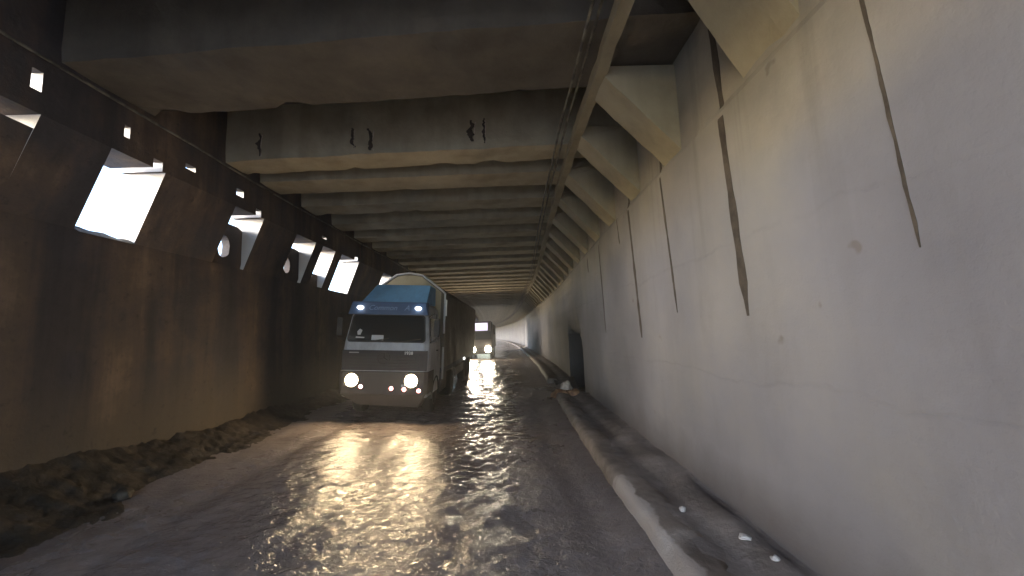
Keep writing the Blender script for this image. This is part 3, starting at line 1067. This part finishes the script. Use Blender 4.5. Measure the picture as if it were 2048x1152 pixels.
for s in (-1, 1):
    MB().box(*sorted((s * 0.55, s * 1.2)), 2.5, 3.7, 0.45, 1.05).build('fuel_tank', M['bumper'], tr, bevel=0.08)
    wheel(tr, s * 0.95, 4.9, 0.50, 0.50, 0.58)

# trailer with its peaked cover
TB0, TB1, EV, RG = 2.45, 15.9, 3.86, 4.42
m = MB()
nseg = 24
vs = []
for k in range(nseg + 1):
    y = TB0 + (TB1 - TB0) * k / nseg
    sag = 0.05 * abs(math.sin(k * math.pi / 2)) if 0 < k < nseg else 0
    dz = 0.25 * k / nseg
    for x, z in ((-1.25, 1.25), (-1.26, 2.5), (-1.23, EV + dz - 0.12), (-1.12, EV + dz), (-0.45, RG - 0.06 - sag + dz * 0.5), (-0.15, RG - sag + dz * 0.5), (0.15, RG - sag + dz * 0.5), (0.45, RG - 0.06 - sag + dz * 0.5), (1.12, EV + dz), (1.23, EV + dz - 0.12), (1.26, 2.5), (1.25, 1.25)):
        vs.append((x + 0.02 * fbm(y * 1.1, z, x), y, z + 0.02 * fbm(y, x * 2, 3)))
n = 12
fs = [(k * n + i, k * n + (i + 1) % n, (k + 1) * n + (i + 1) % n, (k + 1) * n + i) for k in range(nseg) for i in range(n)]
fs += [tuple(range(n)), tuple(nseg * n + i for i in range(n))]
tl = m.add(vs, fs).build('trailer', M['tarp'], tr)
g = 2.42
gb = MB().add([(-1.10, g, 2.9), (1.10, g, 2.9), (1.10, g, EV - 0.05), (0.42, g, RG - 0.10), (0.14, g, RG - 0.05), (-0.14, g, RG - 0.05), (-0.42, g, RG - 0.10), (-1.10, g, EV - 0.05)] + [(x, g + 0.02, z) for x, z in ((-1.10, 2.9), (1.10, 2.9), (1.10, EV - 0.05), (0.42, RG - 0.10), (0.14, RG - 0.05), (-0.14, RG - 0.05), (-0.42, RG - 0.10), (-1.10, EV - 0.05))],
              [tuple(range(8)), tuple(range(15, 7, -1))] + [(i, 8 + i, 8 + (i + 1) % 8, (i + 1) % 8) for i in range(8)]).build('front_panel', M['tarpfront'], tl)
MB().tube([(-1.24, 2.42, 2.4), (-1.24, 2.42, EV - 0.10), (-1.13, 2.42, EV + 0.01), (-0.45, 2.42, RG - 0.04), (0, 2.42, RG + 0.03), (0.45, 2.42, RG - 0.04), (1.13, 2.42, EV + 0.01), (1.24, 2.42, EV - 0.10), (1.24, 2.42, 2.4)], 0.035, 8).build('piping', M['piping'], tl)
for s in (-1, 1):
    MB().box(*sorted((s * 1.27, s * 1.31)), 2.40, 2.48, 3.0, 3.55 if s > 0 else 3.75).build('strap', M['badge'], tl)
MB().box(-1.22, 1.22, TB0 + 0.1, TB1, 1.05, 1.247).build('trailer_bed', M['black'], tl)
for s in (-1, 1):
    for y in (10.6, 12.0, 13.4):
        wheel(tl, s * 0.98, y, 0.52, 0.52, 0.36)
    MB().box(*sorted((s * 1.05, s * 1.2)), 6.4, 9.6, 0.6, 0.95).build('side_guard', M['bumper'], tl)
MB().lathe([(0.0, 0.02), (0.05, 0.015), (0.06, 0.0), (0.06, -0.03)], 12, 'X', (1.29, 9.1, 1.17)).build('side_lamp', M['mark'], tl)

# ------------------------------------------------------------------ truck further back
T2 = thing('truck', 'second truck in the distance with glaring headlamps and a pale glowing panel added for its windscreen reflection', 'truck', (-2.45 + S(38) * 0, 38.0, 0.0))
m = MB()
rings = [cab_ring(0.5, 0.02, 1.2, 2.0), cab_ring(1.4, 0.0, 1.22, 2.0), cab_ring(2.0, 0.03, 1.22, 2.0), cab_ring(2.7, 0.2, 1.18, 2.0), cab_ring(3.45, 0.3, 1.14, 2.0), cab_ring(3.6, 0.5, 1.05, 2.0)]
n = 6
m.add([p for r_ in rings for p in r_], [(k * n + i, k * n + (i + 1) % n, (k + 1) * n + (i + 1) % n, (k + 1) * n + i) for k in range(len(rings) - 1) for i in range(n)] + [tuple(range(n)), tuple((len(rings) - 1) * n + i for i in range(n))])
m.build('cab', M['farbody'], T2, bevel=0.04)
MB().hexa([(-0.55, 0.06, 2.70), (0.72, 0.06, 2.70), (0.72, 0.4, 2.70), (-0.55, 0.4, 2.70)], [(-0.55, 0.14, 3.42), (0.72, 0.14, 3.42), (0.72, 0.5, 3.42), (-0.55, 0.5, 3.42)]).build('front_board_or_glare_panel', M['wsglare'], T2)  # added panel that glows for the windscreen's reflection
MB().hexa([(-1.1, -0.01, 1.85), (1.1, -0.01, 1.85), (1.1, 0.2, 1.85), (-1.1, 0.2, 1.85)], [(-1.02, 0.15, 2.62), (1.02, 0.15, 2.62), (1.02, 0.35, 2.62), (-1.02, 0.35, 2.62)]).build('windscreen', M['glass'], T2)
MB().box(-1.22, 1.22, -0.10, 0.5, 0.55, 1.15).build('bumper', M['black'], T2, bevel=0.05)
MB().box(-1.25, 1.25, 2.3, 9.0, 1.0, 3.3).build('cargo_body', M['tarp'], T2, bevel=0.05)
for s in (-1, 1):
    hl = MB().lathe([(0.0, -0.16), (0.2, -0.15), (0.28, -0.12), (0.28, -0.09)], 16, 'Y', (s * 0.72, 0, 0.95)).build('headlamp', M['headfar'], T2, smooth=True)
    lamp(hl, (s * 0.72, -0.35, 0.95), 12, (0.02, -1, -0.04), 80, 1.0, (1.0, 0.9, 0.74), 0.16)
    MB().box(s * 1.38 - 0.09, s * 1.38 + 0.09, 0.05, 0.14, 2.3, 2.8).build('mirror', M['black'], T2)
    for y in (1.3, 6.8):
        wheel(T2, s * 1.0, y, 0.5, 0.5, 0.32)

# ------------------------------------------------------------------ loose things


def rock(name, loc, size, mat, label, cat, seed, group=None, squash=0.7):
    bm = bmesh.new()
    bmesh.ops.create_icosphere(bm, subdivisions=3, radius=1.0)
    for v in bm.verts:
        k = 1 + 0.38 * fbm(v.co.x * 1.1 + seed, v.co.y * 1.1, v.co.z * 1.1, 4)
        v.co = Vector((v.co.x * size[0] * k, v.co.y * size[1] * k, v.co.z * size[2] * k))
    me = bpy.data.meshes.new(name)
    bm.to_mesh(me)
    bm.free()
    me.materials.append(mat)
    for p in me.polygons:
        p.use_smooth = True
    o = bpy.data.objects.new(name, me)
    COL.objects.link(o)
    o.location = loc
    return tag(o, label, cat, group)


G = 'lumps of snow on the ledge'
rock('snow_lump', (2.02, 4.98, 0.16), (0.035, 0.04, 0.03), M['snow'], 'small white snow lump in the gutter just behind the white painted kerb', 'snow lump', 1.0, G)
rock('snow_lump', (2.33, 4.26, 0.18), (0.055, 0.05, 0.022), M['snow'], 'flat oval white snow lump in the middle of the ledge', 'snow lump', 2.0, G)
rock('snow_lump', (2.40, 3.89, 0.15), (0.04, 0.045, 0.04), M['snow'], 'roundest white snow lump close to the foot of the pale wall', 'snow lump', 3.0, G)
rock('snow_lump', (2.47, 3.78, 0.14), (0.018, 0.02, 0.016), M['snow'], 'tiniest white snow crumb beside the roundest lump', 'snow lump', 4.0, G)
rock('stone', (2.12, 15.0, 0.22), (0.22, 0.2, 0.27), M['pale'], 'pale upright stone lit at the edge of the dark pit', 'stone', 5.0)
rock('stone', (1.92, 14.5, 0.06), (0.38, 0.3, 0.2), M['brown'], 'broad reddish brown stone at the broken kerb end, against the pale stone', 'stone', 6.0)
rock('stone', (2.3, 14.4, 0.12), (0.3, 0.3, 0.16), M['brown'], 'brown stone lying on the ledge behind the broken kerb end', 'stone', 7.0)
rock('stone', (-5.55, 6.1, 0.23), (0.11, 0.1, 0.08), M['mud'], 'single dark muddy stone at the front of the mud bank', 'stone', 8.0)

# wet pebbles strewn over the road: nobody could count them
mb = MB()
for i in range(900):
    y = 1.9 + 12 * rnd.random() ** 1.6
    x = rnd.uniform(-4.9, 1.4)
    r_ = rnd.uniform(0.004, 0.014)
    z = road_z(x, y) + r_ * 0.4
    vs = []
    for (a, b, c) in ((1, 0, 0), (0, 1, 0), (-1, 0, 0), (0, -1, 0), (0, 0, 1), (0, 0, -1)):
        vs.append((x + S(y) + a * r_ * rnd.uniform(0.7, 1.3), y + b * r_ * rnd.uniform(0.7, 1.3), z + c * r_ * rnd.uniform(0.5, 1.0)))
    mb.add(vs, [(0, 1, 4), (1, 2, 4), (2, 3, 4), (3, 0, 4), (1, 0, 5), (2, 1, 5), (3, 2, 5), (0, 3, 5)])
tag(mb.build('gravel', M['ledge']), 'wet pebbles strewn over the muddy road', 'gravel', kind='stuff')

# ------------------------------------------------------------------ damp air of the tunnel
hz = MB().box(-7.6, 8.0, -40.0, 196.0, -1.7, 8.6).warp(lambda x, y, z: (x + (S(y) if y > 100 else 0) , y, z)).build('haze', None)
hm = bpy.data.materials.new('damp_air')
hm.use_nodes = True
hm.node_tree.nodes.clear()
pv = hm.node_tree.nodes.new('ShaderNodeVolumePrincipled')
pv.inputs['Color'].default_value = (0.9, 0.92, 1.0, 1)
pv.inputs['Density'].default_value = 0.0018
pv.inputs['Anisotropy'].default_value = 0.72
mo = hm.node_tree.nodes.new('ShaderNodeOutputMaterial')
hm.node_tree.links.new(pv.outputs['Volume'], mo.inputs['Volume'])
hz.data.materials.append(hm)
hz['kind'] = 'stuff'
